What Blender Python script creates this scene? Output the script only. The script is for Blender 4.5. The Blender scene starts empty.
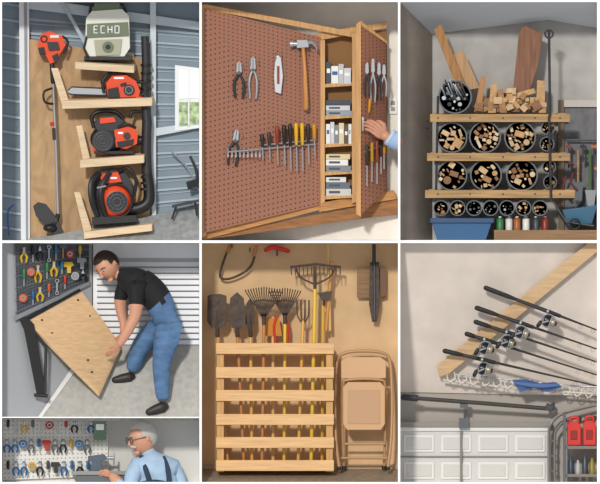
import bpy, bmesh, math, random
from mathutils import Vector, Matrix
random.seed(7)
S=bpy.context.scene
S.view_settings.view_transform='Standard'
S.view_settings.look='None'
# ---------------- materials ----------------
def lin(c): return c/12.92 if c<=0.04045 else ((c+0.055)/1.055)**2.4
def hx(h,k=1.0):
    return tuple(min(1,lin(int(h[i:i+2],16)/255)*k) for i in (0,2,4))+(1,)
MC={}
def M(h,rough=.6,metal=0,kind=None,var=.25,sc=(8,8,8),uv=(20,20),hole='2a1a12',hr=.2):
    key=(h,rough,metal,kind,var,sc,uv,hole,hr)
    if key in MC: return MC[key]
    m=bpy.data.materials.new('mat_'+h+'_'+str(len(MC))); m.use_nodes=True
    nt=m.node_tree; N=nt.nodes; L=nt.links; p=N['Principled BSDF']
    p.inputs['Base Color'].default_value=hx(h); p.inputs['Roughness'].default_value=rough; p.inputs['Metallic'].default_value=metal
    if kind in('noise','wood','woodv','ply'):
        tc=N.new('ShaderNodeTexCoord'); mp=N.new('ShaderNodeMapping'); nz=N.new('ShaderNodeTexNoise')
        s={'noise':sc,'wood':(1.2,12,22),'woodv':(22,12,1.2),'ply':(3,3,1.2)}[kind]
        mp.inputs['Scale'].default_value=s; nz.inputs['Scale'].default_value=2.2; nz.inputs['Detail'].default_value=5
        if kind=='ply': nz.inputs['Distortion'].default_value=1.5
        r=N.new('ShaderNodeValToRGB'); r.color_ramp.elements[0].position=.3; r.color_ramp.elements[1].position=.7
        r.color_ramp.elements[0].color=hx(h,1-var*1.3); r.color_ramp.elements[1].color=hx(h,1+var*.8)
        L.new(tc.outputs['Object'],mp.inputs['Vector']); L.new(mp.outputs[0],nz.inputs['Vector']); L.new(nz.outputs[0],r.inputs[0]); L.new(r.outputs[0],p.inputs['Base Color'])
        bp=N.new('ShaderNodeBump'); bp.inputs['Strength'].default_value=.12; bp.inputs['Distance'].default_value=.01
        L.new(nz.outputs[0],bp.inputs['Height']); L.new(bp.outputs[0],p.inputs['Normal'])
    if kind=='peg':
        u=N.new('ShaderNodeUVMap'); a=N.new('ShaderNodeVectorMath'); a.operation='MULTIPLY'; a.inputs[1].default_value=(uv[0],uv[1],0)
        f=N.new('ShaderNodeVectorMath'); f.operation='FRACTION'; sb=N.new('ShaderNodeVectorMath'); sb.operation='SUBTRACT'; sb.inputs[1].default_value=(.5,.5,0)
        ln=N.new('ShaderNodeVectorMath'); ln.operation='LENGTH'; lt=N.new('ShaderNodeMath'); lt.operation='LESS_THAN'; lt.inputs[1].default_value=hr
        mx=N.new('ShaderNodeMix'); mx.data_type='RGBA'; mx.inputs[6].default_value=hx(h); mx.inputs[7].default_value=hx(hole)
        L.new(u.outputs[0],a.inputs[0]);L.new(a.outputs[0],f.inputs[0]);L.new(f.outputs[0],sb.inputs[0]);L.new(sb.outputs[0],ln.inputs[0])
        L.new(ln.outputs['Value'],lt.inputs[0]);L.new(lt.outputs[0],mx.inputs[0]);L.new(mx.outputs[2],p.inputs['Base Color'])
    MC[key]=m; return m
def V(x,y,d): return Vector((x/100,d/100,(484-y)/100))
# ---------------- mesh builder (units: centimetres; x right, y down, d depth) ----------------
class B:
    def __init__(s,name,bevel=0):
        s.n=name; s.bm=bmesh.new(); s.ms=[]; s.uv=s.bm.loops.layers.uv.new('UVMap'); s.bv=bevel; s.T=None
    def mi(s,m):
        if m not in s.ms: s.ms.append(m)
        return s.ms.index(m)
    def v(s,p):
        q=V(*p)
        if s.T is not None: q=s.T@q
        return s.bm.verts.new(q)
    def f(s,vs,m,sm=False,uvs=None):
        try: fa=s.bm.faces.new(vs)
        except Exception: return
        fa.material_index=s.mi(m); fa.smooth=sm
        if uvs:
            for l,u in zip(fa.loops,uvs): l[s.uv].uv=u
    def slab(s,pts,t,m,ms=None):
        a=[s.v(p) for p in pts]; b=[s.v((p[0],p[1],p[2]+t)) for p in pts]; n=len(pts)
        s.f(a,m,uvs=[(0,1),(1,1),(1,0),(0,0)] if n==4 else None); s.f(b[::-1],ms or m)
        for i in range(n): s.f([a[i],a[(i+1)%n],b[(i+1)%n],b[i]],ms or m)
        return s
    def poly(s,pts,d0,d1,m): return s.slab([(p[0],p[1],d0) for p in pts],d1-d0,m)
    def box(s,x0,y0,x1,y1,d0,d1,m): return s.poly([(x0,y0),(x1,y0),(x1,y1),(x0,y1)],d0,d1,m)
    def hexa(s,A,Bq,m):
        a=[s.v(p) for p in A]; b=[s.v(p) for p in Bq]; n=len(A)
        s.f(a,m,uvs=[(0,1),(1,1),(1,0),(0,0)] if n==4 else None); s.f(b[::-1],m)
        for i in range(n): s.f([a[i],a[(i+1)%n],b[(i+1)%n],b[i]],m)
        return s
    def tube(s,pts,r,m,n=8,sub=0,closed=False,rnd=False,flat=1.0):
        P=[Vector(p) for p in pts]; R=list(r) if isinstance(r,(list,tuple)) else [r]*len(P)
        if sub:
            Q=[];RR=[];k=len(P)
            rng=range(k) if closed else range(k-1)
            for i in rng:
                if closed: p0,p1,p2,p3=P[(i-1)%k],P[i],P[(i+1)%k],P[(i+2)%k]; r1,r2=R[i],R[(i+1)%k]
                else: p0,p1,p2,p3=P[max(i-1,0)],P[i],P[i+1],P[min(i+2,k-1)]; r1,r2=R[i],R[i+1]
                for j in range(sub):
                    t=j/sub
                    Q.append(.5*((2*p1)+(p2-p0)*t+(2*p0-5*p1+4*p2-p3)*t*t+(3*p1-p0-3*p2+p3)*t**3)); RR.append(r1+(r2-r1)*t)
            if not closed: Q.append(P[-1]);RR.append(R[-1])
            P,R=Q,RR
        if rnd and not closed:
            t0=(P[1]-P[0]).normalized(); t1=(P[-1]-P[-2]).normalized(); r0,r1=R[0],R[-1]
            pre=[P[0]-t0*r0*math.sin(a) for a in (1.4,1.0,.5)]; pr=[r0*math.cos(a) for a in (1.4,1.0,.5)]
            po=[P[-1]+t1*r1*math.sin(a) for a in (.5,1.0,1.4)]; por=[r1*math.cos(a) for a in (.5,1.0,1.4)]
            P=pre+P+po; R=pr+R+por
        k=len(P); rings=[]; up=None
        for i in range(k):
            if closed: t=(P[(i+1)%k]-P[i-1])
            else: t=P[min(i+1,k-1)]-P[max(i-1,0)]
            if t.length<1e-6: t=lastt if i else Vector((0,0,1))
            t=t.normalized(); lastt=t
            if up is None:
                up=Vector((0,0,1)) if abs(t.z)<.9 else Vector((0,1,0))
            u=(up-t*up.dot(t))
            if u.length<1e-4:
                up=Vector((1,0,0)); u=(up-t*up.dot(t))
            u.normalize(); w=t.cross(u); up=u
            rings.append([s.v(P[i]+(u*math.cos(2*math.pi*j/n)*flat+w*math.sin(2*math.pi*j/n))*R[i]) for j in range(n)])
        for i in range(k if closed else k-1):
            a,b=rings[i],rings[(i+1)%k]
            for j in range(n): s.f([a[j],a[(j+1)%n],b[(j+1)%n],b[j]],m,True)
        if not closed:
            s.f(rings[0][::-1],m); s.f(rings[-1],m)
        return s
    def ell(s,c,r,m,rot=0,nu=16,nv=10,fn=None,keep=None):
        ca,sa=math.cos(math.radians(rot)),math.sin(math.radians(rot)); rows=[]
        def tr(ux,uy,ud):
            x,y,d=ux*r[0],uy*r[1],ud*r[2]
            if fn: x,y,d=fn(ux,uy,ud)
            return (c[0]+x*ca-y*sa,c[1]+x*sa+y*ca,c[2]+d)
        for i in range(nv+1):
            ph=math.pi*i/nv; y=-math.cos(ph); q=math.sin(ph)
            if i in(0,nv): row=[s.v(tr(0,y,0))]
            else: row=[s.v(tr(q*math.sin(2*math.pi*j/nu),y,-q*math.cos(2*math.pi*j/nu))) for j in range(nu)]
            rows.append((row,y,q))
        for i in range(nv):
            a,b=rows[i][0],rows[i+1][0]
            for j in range(nu):
                if keep:
                    am=2*math.pi*(j+.5)/nu; yy=(rows[i][1]+rows[i+1][1])/2; qq=(rows[i][2]+rows[i+1][2])/2
                    if not keep(qq*math.sin(am),yy,-qq*math.cos(am)): continue
                j2=(j+1)%nu
                if len(a)==1: s.f([a[0],b[j2],b[j]],m,True)
                elif len(b)==1: s.f([a[j],a[j2],b[0]],m,True)
                else: s.f([a[j],a[j2],b[j2],b[j]],m,True)
        return s
    def ring(s,c,R,r,m,n=20,ry=None,k=6):
        ry=ry or R
        return s.tube([(c[0]+R*math.cos(2*math.pi*i/n),c[1]+ry*math.sin(2*math.pi*i/n),c[2]) for i in range(n)],r,m,n=k,closed=True)
    def disc(s,c,r,d1,m,n=20):
        return s.poly([(c[0]+r*math.cos(2*math.pi*i/n),c[1]+r*math.sin(2*math.pi*i/n)) for i in range(n)],c[2],d1,m)
    def pipe(s,c,R,th,L,m,md,n=28):
        def rg(r,d): return [s.v((c[0]+r*math.cos(2*math.pi*i/n),c[1]+r*math.sin(2*math.pi*i/n),d)) for i in range(n)]
        o0,i0,i1,o1=rg(R,c[2]),rg(R-th,c[2]),rg(R-th,c[2]+L),rg(R,c[2]+L)
        for a,b,mm in((o0,i0,m),(i0,i1,md),(o1,o0,m)):
            for j in range(n): s.f([a[j],a[(j+1)%n],b[(j+1)%n],b[j]],mm,True)
        s.f(i1,md); s.f([x for x in o1],m)
        return s
    def done(s):
        bmesh.ops.recalc_face_normals(s.bm,faces=s.bm.faces)
        me=bpy.data.meshes.new(s.n); vs=[v.co for v in s.bm.verts]
        lo=Vector([min(v[i] for v in vs) for i in range(3)]); hi=Vector([max(v[i] for v in vs) for i in range(3)]); c=(lo+hi)/2
        bmesh.ops.translate(s.bm,verts=s.bm.verts,vec=-c)
        s.bm.to_mesh(me); s.bm.free()
        for m in s.ms: me.materials.append(m)
        try: me.set_sharp_from_angle(angle=math.radians(50))
        except Exception: pass
        o=bpy.data.objects.new(s.n,me); o.location=c; S.collection.objects.link(o)
        if s.bv:
            b=o.modifiers.new('bevel','BEVEL'); b.width=s.bv/100; b.segments=2; b.limit_method='ANGLE'; b.angle_limit=math.radians(50)
        return o
def group(name,objs):
    e=bpy.data.objects.new(name,None); e.location=objs[0].location; S.collection.objects.link(e); e.empty_display_size=.1
    for o in objs:
        w=o.location.copy(); o.parent=e; o.location=w-e.location
    return e
def skin_body(name,vs,edges,root):
    names=list(vs); me=bpy.data.meshes.new(name+'_sk')
    me.from_pydata([V(*vs[n][:3]) for n in names],[(names.index(a),names.index(b)) for a,b,_ in edges],[])
    o=bpy.data.objects.new(name+'_sk',me); S.collection.objects.link(o)
    o.modifiers.new('s','SKIN'); ss=o.modifiers.new('b','SUBSURF'); ss.levels=2; ss.render_levels=2
    sv=me.skin_vertices[0].data
    for i,n in enumerate(names):
        r=vs[n][3:]; sv[i].radius=(r[0]*1.13/100,(r[1] if len(r)>1 else r[0])*1.13/100); sv[i].use_root=(n==root)
    bpy.context.view_layer.update()
    dg=bpy.context.evaluated_depsgraph_get(); nm=bpy.data.meshes.new_from_object(o.evaluated_get(dg))
    bpy.data.objects.remove(o)
    ms=[]; nm.materials.clear()
    for _,_,m in edges:
        if m not in ms: ms.append(m); nm.materials.append(m)
    for p in nm.polygons:
        best=None
        for a,b,m in edges:
            A,Bv=V(*vs[a][:3]),V(*vs[b][:3]); ab=Bv-A; t=max(0,min(1,(p.center-A).dot(ab)/ab.length_squared))
            rr=(vs[a][3]*(1-t)+vs[b][3]*t)/100
            dd=(p.center-A-ab*t).length/rr
            if best is None or dd<best[0]: best=(dd,m)
        p.material_index=ms.index(best[1]); p.use_smooth=True
    r=bpy.data.objects.new(name,nm); S.collection.objects.link(r); return r
def hand(b,w,f,a,n,H,m,curl=30,nail=None):
    w,f,a,n=Vector(w),Vector(f).normalized(),Vector(a).normalized(),Vector(n).normalized()
    ln=[.40,.46,.43,.34]
    for i in range(4):
        k=w+f*H*(.46-.02*abs(i-1))+a*H*(.155-.105*i)
        b.tube([w+a*H*(.07-.05*i),w+f*H*.22+a*H*(.12-.085*i),k],[H*.085,H*.1,H*.07],m,n=8,rnd=True)
        p=k; ang=curl*.5; pts=[k]
        for ph in (.45,.3,.25):
            d=f*math.cos(math.radians(ang))+n*math.sin(math.radians(ang)); p=p+d*H*ln[i]*ph; pts.append(p); ang+=curl
        b.tube(pts,[H*.06,H*.055,H*.05,H*.04],m,n=8,rnd=True)
        if nail: b.ell(pts[-1]-n*H*.03,(H*.03,H*.03,H*.02),nail,nu=8,nv=6)
    t0=w+f*H*.12+a*H*.12; t1=t0+(f*.55+a*.75).normalized()*H*.22; t2=t1+(f*.8+a*.25+n*.5).normalized()*H*.17; t3=t2+(f*.8+n*.7).normalized()*H*.12
    b.tube([t0,t1,t2,t3],[H*.09,H*.07,H*.06,H*.045],m,n=8,rnd=True)
def head(name,c,r,yaw,pitch,roll,skin,hair,glasses=None,beard=None):
    b=B(name); C=V(*c)
    b.T=Matrix.Translation(C)@Matrix.Rotation(math.radians(roll),4,'Y')@Matrix.Rotation(math.radians(yaw),4,'Z')@Matrix.Rotation(math.radians(pitch),4,'X')@Matrix.Translation(-C)
    def sh(k):
        def fn(x,y,d):
            w=.76 if y<0 else .76*(1-.34*y*y); dp=.92
            if y>0: dp=.92-.12*y*(1 if d<0 else 2.6)
            return x*w*r*k, y*r*k*(1.0 if y<0 else 1.06), d*dp*r*k
        return fn
    b.ell(c,(r,r,r),skin,nu=28,nv=22,fn=sh(1))
    b.ell(c,(r,r,r),hair,nu=36,nv=28,fn=sh(1.08),keep=lambda x,y,d:(y<-.66 or (d>-.35 and y<-.3) or (d>.0 and y<.0) or (d>.25 and y<.45) or (abs(x)>.75 and d>-.3 and y<-.15)))
    x,y,d=c
    for sx in(-1,1):
        b.ell((x+sx*.3*r,y-.05*r,d-.8*r),(.12*r,.055*r,.06*r),M('d8cec6',.3),nu=10,nv=8)
        b.ell((x+sx*.3*r,y-.05*r,d-.85*r),(.06*r,.055*r,.03*r),M('2c1f18',.2),nu=8,nv=6)
        b.tube([(x+sx*.16*r,y-.11*r,d-.84*r),(x+sx*.3*r,y-.13*r,d-.85*r),(x+sx*.44*r,y-.09*r,d-.76*r)],.035*r,skin,n=6,rnd=True)
        b.tube([(x+sx*.14*r,y-.22*r,d-.86*r),(x+sx*.32*r,y-.27*r,d-.83*r),(x+sx*.48*r,y-.2*r,d-.71*r)],.035*r,hair,n=6,rnd=True)
        b.ell((x+sx*.76*r,y+.02*r,d+.02*r),(.08*r,.22*r,.14*r),skin,nu=10,nv=8)
        if glasses:
            b.ring((x+sx*.31*r,y-.03*r,d-.96*r),.2*r,.03*r,glasses,n=14)
            b.tube([(x+sx*.52*r,y-.06*r,d-.95*r),(x+sx*.78*r,y-.06*r,d-.3*r),(x+sx*.8*r,y-.02*r,d+.1*r)],.025*r,glasses,n=5)
    if glasses: b.tube([(x-.12*r,y-.06*r,d-.97*r),(x+.12*r,y-.06*r,d-.97*r)],.025*r,glasses,n=5)
    b.tube([(x,y-.12*r,d-.86*r),(x,y+.12*r,d-1.0*r),(x,y+.23*r,d-1.05*r),(x,y+.29*r,d-.9*r)],[.06*r,.08*r,.11*r,.08*r],skin,n=8,rnd=True)
    b.tube([(x-.2*r,y+.5*r,d-.78*r),(x,y+.49*r,d-.85*r),(x+.2*r,y+.5*r,d-.78*r)],[.025*r,.045*r,.025*r],M('a5685a',.5),n=6,rnd=True)
    if beard:
        b.tube([(x-.3*r,y+.46*r,d-.76*r),(x,y+.38*r,d-.9*r),(x+.3*r,y+.46*r,d-.76*r)],[.06*r,.1*r,.06*r],beard,n=6,rnd=True)
    b.ell((x,y+.86*r,d-.6*r),(.24*r,.16*r,.2*r),skin,nu=10,nv=8)
    return b.done()
WHT=M('ffffff',.6); BLK=M('17171a',.45); BLK2=M('2a2a2e',.5); STL=M('b9bcc0',.3,.75); DST=M('5b5f64',.4,.6); ORG=M('e0471a',.4); RED=M('c8281e',.4)
PINE=M('dcc3a0',.6,0,'wood',.13); SKIN=M('d29a7c',.5); GRY=M('8d9196',.5)
def box(n,*a,bevel=0): return B(n,bevel).box(*a).done()
# ================= white display partitions =================
k=0
for a in [(-6,-6,2,490),(199.3,2,201.8,482),(398,2,400.3,482),(597,-6,606,490)]:
    k+=1; box('trim_%d'%k,a[0],a[1],a[2],a[3],-2,102,WHT)
for a in [(2,-6,597,2),(2,240.3,199.3,243),(201.8,240.3,398,243),(400.3,240.3,597,243),(2,482,597,490)]:
    k+=1; box('trim_%d'%k,a[0],a[1],a[2],a[3],-2,102,WHT)
box('trim_%d'%(k+1),2,416.8,199.3,418,-2,102,WHT)
box('wall_outer',-6,-6,606,490,102,106,WHT)
# ================= PANEL 1 : metal garage, outdoor power tools =================
MET=M('7d8c98',.45,.1,'noise',.1,(1,1,1)); METL=M('a4b1bb',.45,.1)
b=B('wall_back'); b.box(2,2,199,240,70,74,MET)
for i in range(17):
    y=4+i*14; y2=112+(y-112)*.84
    b.slab([(28,y,69),(199,y2,69),(199,y2+2,68),(28,y+2.4,68)],2,METL)
    b.slab([(28,y+5,69.4),(199,y2+4.5,69.4),(199,y2+5.3,69),(28,y+6,69)],2,METL)
for i in range(15):
    y=6+i*16
    b.slab([(2,y-4,68.6),(28,y,68.6),(28,y+2.4,68),(2,y-1.6,68)],2,METL)
b.done()
B('trim_20').slab([(19,2,60),(29,2,60),(30,240,60),(21,240,60)],9,M('dfe3e6',.5)).slab([(24,2,59),(27,2,59),(28,240,59),(26,240,59)],1,GRY).done()
B('trim_21').slab([(29,2,62),(60,2,62),(199,22,62),(199,30,62),(29,9,62)],6,M('b9c4cc',.5)).slab([(150,2,61),(156,2,61),(156,222,61),(152,222,61)],7,M('c9d2d8',.5)).slab([(156,128,63),(199,122,63),(199,128,63),(156,136,63)],5,M('c9d2d8')).slab([(60,2,60),(64,2,60),(92,52,60),(88,52,60)],3,M('aab5bd')).done()
b=B('window_1'); b.slab([(175,65,62),(199,68,62),(199,128,62),(175,131,62)],4,M('e6eaec'))
b.slab([(179,70,61),(199,72,61),(199,98,61),(179,99,61)],1,M('f6faf8',.2)); b.slab([(179,102,61),(199,102,61),(199,124,61),(179,126,61)],1,M('b9cda0',.2,0,'noise',.5,(8,8,8)))
b.slab([(188,70,60),(189.5,70,60),(189.5,126,60),(188,126,60)],1,M('e6eaec')); b.done()
B('floor').hexa([(149,222,68),(199,206,68),(199,240,40),(29,240,40),(29,238,66)],[(149,226,68),(199,210,68),(199,244,40),(29,244,40),(29,242,66)],M('a2a5a5',.7,0,'noise',.2)).done()
B('folding_table').slab([(172,205,52),(199,199,52),(199,202,52),(172,208,52)],8,BLK2).tube([(176,207,55),(172,219,50)],1,BLK).tube([(195,202,55),(197,216,50)],1,BLK).done()
b=B('folding_lawn_chair'); b.tube([(170,150,56),(186,166,56),(199,190,56)],1,GRY,sub=4).tube([(190,156,54),(196,170,54),(198,188,54)],1.4,BLK2,sub=4); b.slab([(186,182,50),(199,178,50),(199,186,54),(188,190,54)],2,BLK2); b.done()
B('plywood_backboard',.4).slab([(29,39,63),(155,60,63),(150,222,63),(30,240,63)],3,M('b9976f',.7,0,'ply',.2)).done()
def shelf(x0,y0,x1,y1,t,brk=None):
    b=B('wooden_shelf',.4); b.hexa([(x0,y0,36),(x1,y1,36),(x1,y1+t,36),(x0,y0+t,36)],[(x0+6,y0-3,63),(x1+2,y1-3,63),(x1+2,y1+t-3,63),(x0+6,y0+t-3,63)],PINE)
    if brk: 
        for q in brk: b.slab(q,4,PINE)
    b.done()
shelf(75,62,134,66,7,[[(112,50,60),(134,53,60),(134,60,60),(112,58,60)]])
shelf(62,101,152,98,8,[[(51,68,44),(58,68,44),(70,104,44),(62,106,44)]])
shelf(80,160,144,155,8,[[(76,126,44),(82,125,44),(90,158,44),(83,160,44)]])
shelf(84,232,152,224,7,[[(74,192,44),(80,192,44),(92,230,44),(84,233,44)]])
OL=M('68745c',.5); CRM=M('dcdcd0',.45)
b=B('sprayer_unit',.8); b.poly([(86,18),(92,11),(122,9),(129,16),(130,48),(124,57),(90,57),(85,48)],40,58,CRM)
b.poly([(87,24),(128,22),(129,36),(87,38)],38.5,40.5,OL); b.box(94,3,120,11,42,56,OL); b.tube([(90,14,45),(94,2.8,45),(120,2.8,45),(126,13,45)],1.5,BLK,sub=3)
b.poly([(94,40),(122,39),(120,55),(96,56)],38,41,M('a8a892')); b.disc((108,47,36.5),5.5,39,OL); b.disc((108,47,36),2.5,37,BLK); b.tube([(87,36,40),(84,48,39),(88,58,39)],1.2,BLK)
b.box(84,56,132,60,40,58,BLK2)
for x,st in((94,[(4,0,0,0),(0,0,0,7),(0,7,4,7),(0,3.5,3,3.5)]),(101,[(4,0,0,0),(0,0,0,7),(0,7,4,7)]),(108,[(0,0,0,7),(4,0,4,7),(0,3.5,4,3.5)]),(115,[(0,0,4,0),(4,0,4,7),(4,7,0,7),(0,7,0,0)])):
    for q in st: b.tube([(x+q[0],26+q[1],38),(x+q[2],26+q[3],38)],.55,WHT,n=5)
b.done()
b=B('chainsaw',.5)
b.poly([(106,83),(112,76),(126,75),(136,81),(140,91),(139,97),(108,98)],42,54,ORG)
b.poly([(108,89),(118,87),(120,97.5),(108,98)],40,43,BLK); b.disc((129,90,40),5.5,43,BLK2); b.ring((129,90,39.6),3.5,.5,GRY)
b.poly([(68,90),(72,87.5),(106,89),(106,95),(72,94),(68,93)],45,46.2,STL); b.tube([(68,90.5,45.6),(72,87,45.6),(106,88.5,45.6)],.9,BLK,n=5).tube([(68,93,45.6),(72,94.5,45.6),(106,96,45.6)],.9,BLK,n=5)
b.tube([(104,93,42),(103,81,42),(110,73,44),(122,72,50),(126,77,54)],1.6,BLK,sub=4); b.tube([(134,81,47),(144,83,47),(146,90,47),(142,95,47),(134,96,47)],1.7,BLK,sub=4)
b.poly([(100,83),(104,75),(106,76),(104,87)],42,52,BLK); b.box(114,77,124,79,41.4,43,WHT); b.poly([(120,84),(126,82),(127,85),(121,87)],41,43,BLK); b.done()
b=B('leaf_blower',.5)
b.ell((108,139,48),(18,14,9),BLK); b.disc((103,141,38),11,44,BLK2); 
for r in(3,6,9): b.ring((103,141,37.6),r,.5,DST)
b.poly([(94,124),(100,116),(116,115),(124,121),(118,131),(98,132)],41,53,BLK2); b.poly([(100,118),(114,117),(116,122),(100,124)],39.5,42,ORG)
b.poly([(114,130),(130,126),(138,132),(137,144),(126,149),(116,147)],40,54,ORG); b.poly([(94,146),(106,151),(102,155),(92,151)],42,50,ORG)
b.tube([(94,128,46),(92,116,46),(102,111,46),(116,112,46),(124,120,46)],2,BLK,sub=4); b.tube([(118,128,40),(126,124,38),(136,128,40)],1.5,BLK,sub=3)
b.poly([(117,142),(134,139),(133,145),(118,148)],38.5,41,BLK); b.tube([(130,142,50),(142,140,50)],[5,4.4],BLK,n=12); b.box(94,151,134,154,40,54,BLK); b.disc((127,136,39),3.6,41,BLK2); b.box(118,132,123,134,39.4,41,WHT); b.done()
b=B('backpack_leaf_blower',.5)
b.poly([(91,182),(97,171),(112,168),(124,171),(132,182),(134,205),(129,217),(95,218),(90,205)],48,58,BLK2)
b.ell((115,201,46),(17,17,9),ORG); b.disc((117,202,36),11,40,BLK); 
for r in(4,7.5,10.5): b.ring((117,202,35.6),r,.6,DST)
for i in range(12):
    a=i*math.pi/6; b.tube([(117+3*math.cos(a),202+3*math.sin(a),35.7),(117+10*math.cos(a),202+10*math.sin(a),35.7)],.4,DST,n=4)
b.poly([(98,174),(118,172),(122,182),(104,184)],44,49,ORG)
b.tube([(100,173,44),(92,182,38),(92,200,36),(98,216,40)],[3,3.6,3.4,2.4],BLK,sub=5,n=10,flat=.6); b.tube([(110,172,42),(103,184,37),(101,198,36),(106,216,40)],[2.4,2.8,2.8,2.2],BLK,sub=5,n=10,flat=.6)
b.tube([(118,172,46),(128,168,42),(136,180,42),(134,196,44)],1.8,BLK,sub=4); b.tube([(97,188,35),(106,186,35)],1,GRY)
b.ring((115,201,41),17,1.3,BLK,n=28)
b.poly([(92,217),(136,215),(138,222),(92,225)],40,58,BLK); b.box(110,177,117,179,43.4,45,WHT)
b.tube([(128,210,50),(140,208,50),(148,202,50),(149,190,50),(147,174,50)],[6,6,6,5.6,5.4],BLK,n=12,sub=4)
b.tube([(147,174,50),(146,150,50),(147,122,50),(145,96,50),(146,62,50),(145,36,50)],[5.2,5,5,4.4,4.2,4],BLK2,n=12)
for y in(64,72,80,88,96,176,182,188): b.tube([(146,y,50),(146,y+2.4,50)],5.5,BLK,n=12)
b.tube([(141,112,48),(132,112,46),(130,118,46)],1.6,BLK,sub=3); b.tube([(145,100,47),(138,98,44)],2.5,ORG,rnd=True); b.done()
b=B('string_trimmer',.4)
b.poly([(38,44),(41,34),(50,31),(62,36),(66,45),(60,54),(56,62),(50,64),(46,56),(39,54)],46,58,ORG)
b.poly([(47,42),(58,42),(60,50),(49,51)],44.5,47,BLK2); b.ring((44,39,45.5),3,.8,BLK); b.box(50,35,59,38,45,47,M('dddddd')); b.poly([(52,56),(58,53),(59,60),(55,64)],45,47,BLK); b.poly([(38,48),(44,47),(46,55),(40,55)],44.5,47,BLK); b.tube([(62,36,48),(68,42,48),(64,54,48)],1.3,BLK,sub=3)
b.tube([(52,64,50),(53,82,50)],2.4,BLK,rnd=True).tube([(53,82,50),(56,150,50),(58,214,50)],1.5,STL).tube([(54,128,50),(54.6,140,50)],2,BLK2)
b.tube([(53,88,50),(44,92,46),(45,102,46),(54,104,50)],1.2,BLK,sub=4); b.tube([(52,122,50),(53,126,50)],2.3,M('c8281e'))
b.tube([(58,214,50),(56,222,50),(51,226,48)],2.4,BLK,sub=3); b.ell((50,228,47),(7,4,6),BLK); b.poly([(33,206),(38,202),(46,204),(54,214),(62,228),(60,238),(54,236),(44,224),(36,216)],48,52,BLK2); b.done()
b=B('coiled_cable'); b.tube([(14,205,55),(8,212,55),(9,236,55)],1,M('2f5fa0'),sub=4); b.done()

# ================= PANEL 2 : pegboard tool cabinet =================
box('wall_back',202,2,398,240,72,76,M('e6e0d6',.8,0,'noise',.05,(2,2,2)))
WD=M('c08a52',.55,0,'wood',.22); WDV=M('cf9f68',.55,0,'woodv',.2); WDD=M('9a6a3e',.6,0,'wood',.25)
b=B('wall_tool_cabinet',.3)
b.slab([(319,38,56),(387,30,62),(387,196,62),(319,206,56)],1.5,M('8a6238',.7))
b.slab([(316,33,44),(387,22,56),(387,28,56),(316,41,44)],10,WDV); 
b.slab([(318,40,42),(325,40,42),(325,202,42),(318,206,42)],12,WDV); b.slab([(352,34,45),(358,33,45),(358,202,45),(352,203,45)],10,WDV)
for y in(84,116,144,172,196): b.slab([(324,y,43),(354,y-2,45),(354,y+1.6,45),(324,y+3.6,43)],11,WDV)
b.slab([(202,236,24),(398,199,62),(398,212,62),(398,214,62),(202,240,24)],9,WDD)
b.slab([(319,203,42),(394,190,60),(397,199,60),(319,212,42)],9,WD)
b.slab([(203,232,22),(320,203,42),(320,210,42),(203,240,22)],6,WD)
PGM=M('9a6852',.6,0,'peg',.2,(8,8,8),(26,44),'42241a',.17)
b.slab([(204,8,16),(320,37,40),(320,205,40),(204,233,16)],2,PGM,M('c08a52'))
b.slab([(202,4,17),(206,6,16.6),(206,236,16.6),(202,238,17)],6,WDV); b.slab([(204,4,18),(356,32,46),(356,38,46),(204,9,18)],6,WDV)
b.slab([(360,22,30),(386,43,52),(386,190,52),(360,216,30)],2,M('9a6852',.6,0,'peg',.2,(8,8,8),(7,44),'42241a',.18))
b.slab([(356,24,31),(361,21,29),(361,217,29),(356,214,31)],4,WDV); b.slab([(360,20,29),(387,41,51),(387,44,51),(360,25,29)],3,WDV); b.tube([(363,118,27),(363,130,27)],1.3,STL,rnd=True)
b.done()
def itm(b,x0,y0,x1,y1,c,d=40,D=8): b.box(x0,y0,x1,y1,d,d+D,M(c,.5))
b=B('boxed_hardware_supplies')
for y,w0,its in((84,0,[('3a3f48',5,22),('e8e6e0',7,18),('b8bcc0',5,20),('c9ccd0',7,16)]),(116,0,[('8e99a4',26,5),('c9ccd0',24,5),('3a3f48',25,5)]),(144,0,[('e8e6e0',4,20),('c9ccd0',4,22),('7d8288',4,19),('d8c9a0',5,21),('5a4a3c',4,18),('e8e6e0',4,20)]),(172,0,[('7d8288',25,6),('e8e6e0',22,6),('d8c9a0',24,5)]),(196,0,[('c9c6c0',25,7),('5a6a7a',24,6),('d8d6d0',20,5)])):
    if its[0][1]>20:
        yy=y-.2
        for c,w,h in its: itm(b,326,yy-h,326+w,yy,c,44); itm(b,329,yy-h*.7,340,yy-h*.35,'444a52',43.6,1); yy-=h+.3
    else:
        x=326
        for c,w,h in its: itm(b,x,y-h,min(x+w,351.5),y-.2,c,44); itm(b,x+.8,y-h*.7,min(x+w,351)-.8,y-h*.5,'2b5aa0' if c=='e8e6e0' else 'eeeeea',43.7,1); x+=w+.3
b.done()
dd=lambda x:16+(x-204)/116*24-2.4
def pliers(n,x,y,h,mh,d,op=5,rot=0):
    b=B(n); C=V(x,y,d); b.T=Matrix.Translation(C)@Matrix.Rotation(math.radians(rot),4,'Y')@Matrix.Translation(-C)
    for s in(-1,1):
        b.poly([(x+s*.3,y),(x+s*2.2,y+h*.08),(x+s*2.8,y+h*.3),(x+s*.3,y+h*.36)],d-1,d+.6,STL)
        b.tube([(x-s*1,y+h*.3,d),(x+s*2,y+h*.42,d),(x+s*op,y+h*.65,d),(x+s*op*.75,y+h,d)],[1.1,1.3,1.5,1.2],mh,n=8,sub=3,rnd=True)
    b.disc((x,y+h*.33,d-1.7),1.8,d+.4,DST,10); return b.done()
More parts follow.
